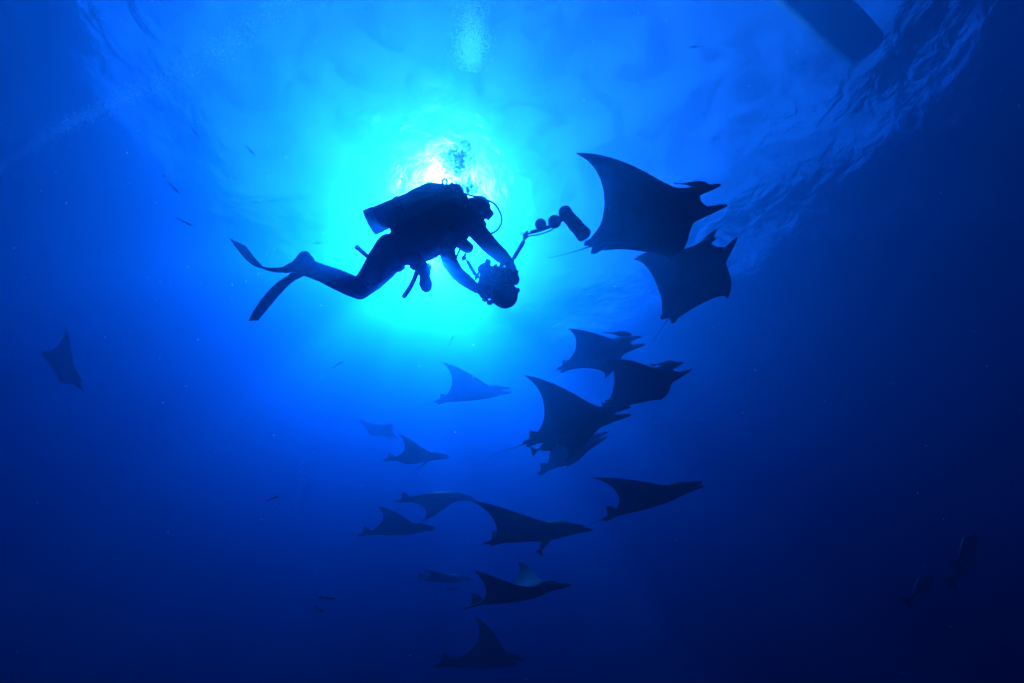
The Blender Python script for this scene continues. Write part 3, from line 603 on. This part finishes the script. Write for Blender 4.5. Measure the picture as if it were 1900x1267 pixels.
# ============================== boat on the surface ==============================
def on_surface(px, py, z=0.):
    a = at(px, py, 1.)-cam.location; return cam.location+a*((z-cam.location.z)/a.z)
ST, BO = on_surface(1622, 92, -.3), on_surface(1524, 0, -.3)
bx_ = Vector((BO.x-ST.x, BO.y-ST.y, 0)).normalized(); by_ = Vector((0, 0, 1)).cross(bx_)
LEN = 8.; HW = .62
boat = empty('boat', Vector((ST.x, ST.y, 0))); tag(boat, 'dark underside of a small boat floating at the surface, upper right corner', 'boat')
def Bp(a, b, c): return Vector((ST.x, ST.y, 0))+bx_*a+by_*b+Vector((0, 0, c))
sec = [(-1, .75), (-1.03, .45), (-.97, .05), (-.82, -.14), (-.40, -.28), (0, -.40), (.40, -.28), (.82, -.14), (.97, .05), (1.03, .45), (1, .75)]
v = []; st_ = np.linspace(0, 1, 19)
for t in st_:
    wd = HW*(1 if t < .55 else math.cos((t-.55)/.45*math.pi/2)**.7+.01)*(.93+.07*min(1, t*8)); lift = .0 if t < .6 else .5*((t-.6)/.4)**2
    for a, z in sec: v.append(Bp(t*LEN, a*wd, z*(1-.0*t)+lift*(1 if z < .4 else .5)))
k = len(sec); n = len(st_)
f = [(i*k+j, i*k+j+1, (i+1)*k+j+1, (i+1)*k+j) for i in range(n-1) for j in range(k-1)]+[tuple(range(k-1, -1, -1)), tuple(range((n-1)*k, n*k))]
adopt(mesh_obj('hull', v, f, M_HULL), boat)
v = []
for t in st_:
    wd = HW*(1 if t < .55 else math.cos((t-.55)/.45*math.pi/2)**.7+.01)*.96; lift = .0 if t < .6 else .25*((t-.6)/.4)**2
    for a in (-1, 1): v.append(Bp(t*LEN, a*wd, .62+lift))
adopt(mesh_obj('deck', v, [(2*i, 2*i+1, 2*i+3, 2*i+2) for i in range(n-1)], M_DECK), boat)
MB().tube([Bp(.3, 0, -.405), Bp(4.2, 0, -.405)], .02, 6).build('keel', M_HULL, boat)
# ============================== bubbles and drifting particles ==============================
m_bub, N, L = mat('air_bubble')
fr_ = N.new('ShaderNodeFresnel'); fr_.inputs['IOR'].default_value = 1.33
lw = N.new('ShaderNodeLayerWeight'); lw.inputs['Blend'].default_value = .34
gl_ = N.new('ShaderNodeBsdfGlossy'); gl_.inputs['Roughness'].default_value = .06; gl_.inputs[0].default_value = (.95, .97, 1, 1)
tr_ = N.new('ShaderNodeBsdfTransparent'); tr_.inputs[0].default_value = (.96, .98, 1, 1)
mx_ = N.new('ShaderNodeMixShader'); o_ = N.new('ShaderNodeOutputMaterial'); L.new(lw.outputs['Facing'], mx_.inputs[0]); L.new(tr_.outputs[0], mx_.inputs[1]); L.new(gl_.outputs[0], mx_.inputs[2]); L.new(mx_.outputs[0], o_.inputs[0])
m_mist, N, L = mat('fine_bubbles')
d_ = N.new('ShaderNodeBsdfRefraction'); d_.inputs[0].default_value = (.97, .98, 1, 1); d_.inputs['Roughness'].default_value = .62; d_.inputs['IOR'].default_value = 1.15
t_ = N.new('ShaderNodeBsdfTransparent'); mx2_ = N.new('ShaderNodeMixShader'); mx2_.inputs[0].default_value = .5; o_ = N.new('ShaderNodeOutputMaterial')
L.new(t_.outputs[0], mx2_.inputs[1]); L.new(d_.outputs[0], mx2_.inputs[2]); L.new(mx2_.outputs[0], o_.inputs[0])
m_speck = simple_mat('plankton', (.75, .76, .72), .9)
for px, py, r, d, lab in ((864, 268, 8.5, 3.62, 'topmost round bubble above the diver\'s head'), (842, 275, 7.5, 3.6, 'second highest bubble, left shoulder of the exhaled plume'), (875, 289, 7, 3.6, 'round bubble on the right edge of the exhaled plume'), (858, 287, 8, 3.56, 'big bubble at the core of the exhaled plume, upper half'), (852, 306, 10, 3.58, 'largest bubble at the core of the exhaled plume, lower half'), (868, 312, 8, 3.55, 'bubble low on the right of the exhaled plume'), (832, 296, 6, 3.6, 'bubble on the left of the exhaled plume'), (848, 322, 7, 3.56, 'flattened bubble at the bottom of the exhaled plume'), (822, 288, 5.5, 3.6, 'leftmost bubble of the exhaled plume'), (884, 304, 5, 3.58, 'rightmost small bubble of the exhaled plume'), (868, 356, 5, 3.5, 'small bubble leaving the regulator just behind the hood')):
    s_ = r/760*d; a3 = Matrix((RX, UPI, BK)).transposed()
    tag(MB().ball(at(px, py, d), (s_, s_*.82, s_), a3, 12, 18).build('air_bubble', m_bub), lab, 'bubble', 'bubbles exhaled by the diver')
rnd = random.Random(5)
def specks(name, label, pts, m, hi=False):
    mb = MB(); octf = [(0, 2, 4), (2, 1, 4), (1, 3, 4), (3, 0, 4), (2, 0, 5), (1, 2, 5), (3, 1, 5), (0, 3, 5)]
    for p, r in pts:
        if hi: mb.ball(p, r, n=5, k=7)
        else: mb.add([p+Vector(q)*r for q in ((1, 0, 0), (-1, 0, 0), (0, 1, 0), (0, -1, 0), (0, 0, 1), (0, 0, -1))], octf)
    o = mesh_obj(name, mb.v, mb.f, m); o['kind'] = 'stuff'; o['label'] = label; return o
pts = []
for i in range(2200):
    t = rnd.random()
    if t < .8:
        cx0, cy0, sx, sy = (853, 300, 14, 19) if rnd.random() < .7 else (838, 296, 13, 16)
    else: cx0, cy0, sx, sy = 872, 348, 9, 9
    x, y = rnd.gauss(cx0, sx), rnd.gauss(cy0, sy)
    if y > 360 or ((x-cx0)/sx)**2+((y-cy0)/sy)**2 > 5: continue
    pts.append((at(x, y, 3.58+rnd.gauss(0, .06)), rnd.choice((.0025, .003, .004, .005, .006, .007, .009, .012))))
m_fizz = m_bub.copy(); m_fizz.name = 'small_bubbles'
for n_ in m_fizz.node_tree.nodes:
    if n_.type == 'LAYER_WEIGHT': n_.inputs['Blend'].default_value = .3
specks('bubble_plume', 'cloud of fine bubbles rising from the diver\'s regulator', pts, m_fizz, True)
pts = []
for i in range(15000):                       # trail of bubbles drifting across the upper left
    t = rnd.random()**.85; x = -30+590*t; y = 338-352*t-14*math.sin(t*7); w_ = 12+26*t
    a, b_ = rnd.gauss(0, 1)*w_*.55, rnd.gauss(0, 1)*w_*.55
    pts.append((at(x+a*.5, y+b_, 9.5+rnd.gauss(0, .5)), rnd.choice((.003, .004, .006, .008)) if rnd.random() < .99 else .016))
specks('bubble_trail', 'long diagonal trail of fine bubbles across the upper left', pts, m_mist)
pts = []
for i in range(7500):
    x, y = rnd.gauss(876, 15), rnd.gauss(70, 36)
    if y > 135 or y < -25: continue
    pts.append((at(x+rnd.gauss(0, 4), y, 9+rnd.gauss(0, .4)), rnd.choice((.003, .004, .005, .007, .009))))
specks('bubble_column', 'soft column of fine bubbles at the top centre', pts, m_mist)
pts = []
for i in range(420):
    y = rnd.uniform(855, 945); x = 563-.12*(y-870)+rnd.gauss(0, 4); pts.append((at(x, y, 9+rnd.gauss(0, .3)), rnd.choice((.006, .009, .012))))
specks('bubble_wisp', 'faint wisp of bubbles low on the left of the school', pts, m_mist)
pts = []
for i in range(700):                        # plankton and specks in the open water
    d = rnd.uniform(.7, 6.5); pts.append((at(rnd.uniform(-60, 1960), rnd.uniform(-60, 1320), d), rnd.choice((.0006, .0008, .001, .0014))*(1+d*.25)))
specks('drifting_plankton', 'pale specks of plankton drifting in the water', pts, m_speck)

# small pieces belong to the part they sit on
def nearest(o, cands):
    c = lambda q: sum((v_.co for v_ in q.data.vertices), Vector())/len(q.data.vertices)
    return min(cands, key=lambda q: (c(q)-c(o)).length)
SUB = {'tank_boot': 'air_tank', 'tank_band': 'air_tank', 'tank_valve': 'air_tank', 'mask_lens': 'mask_frame', 'mask_strap': 'mask_frame', 'vest_pocket': 'buoyancy_vest', 'strap': 'buoyancy_vest', 'd_ring': 'buoyancy_vest', 'carry_loop': 'buoyancy_vest', 'strobe_lens': 'strobe', 'strobe_back': 'strobe', 'port_ring': 'dome_port', 'control_knob': 'housing', 'control_lever': 'housing', 'lettering': 'wetsuit_body'}
for root in (diver, rig):
    for o in list(root.children):
        p_ = SUB.get(o.name.split('.')[0])
        if p_:
            q_ = nearest(o, [k_ for k_ in root.children if k_.name.split('.')[0] == p_]); o.parent = q_; o.matrix_parent_inverse = Matrix.Identity(4)
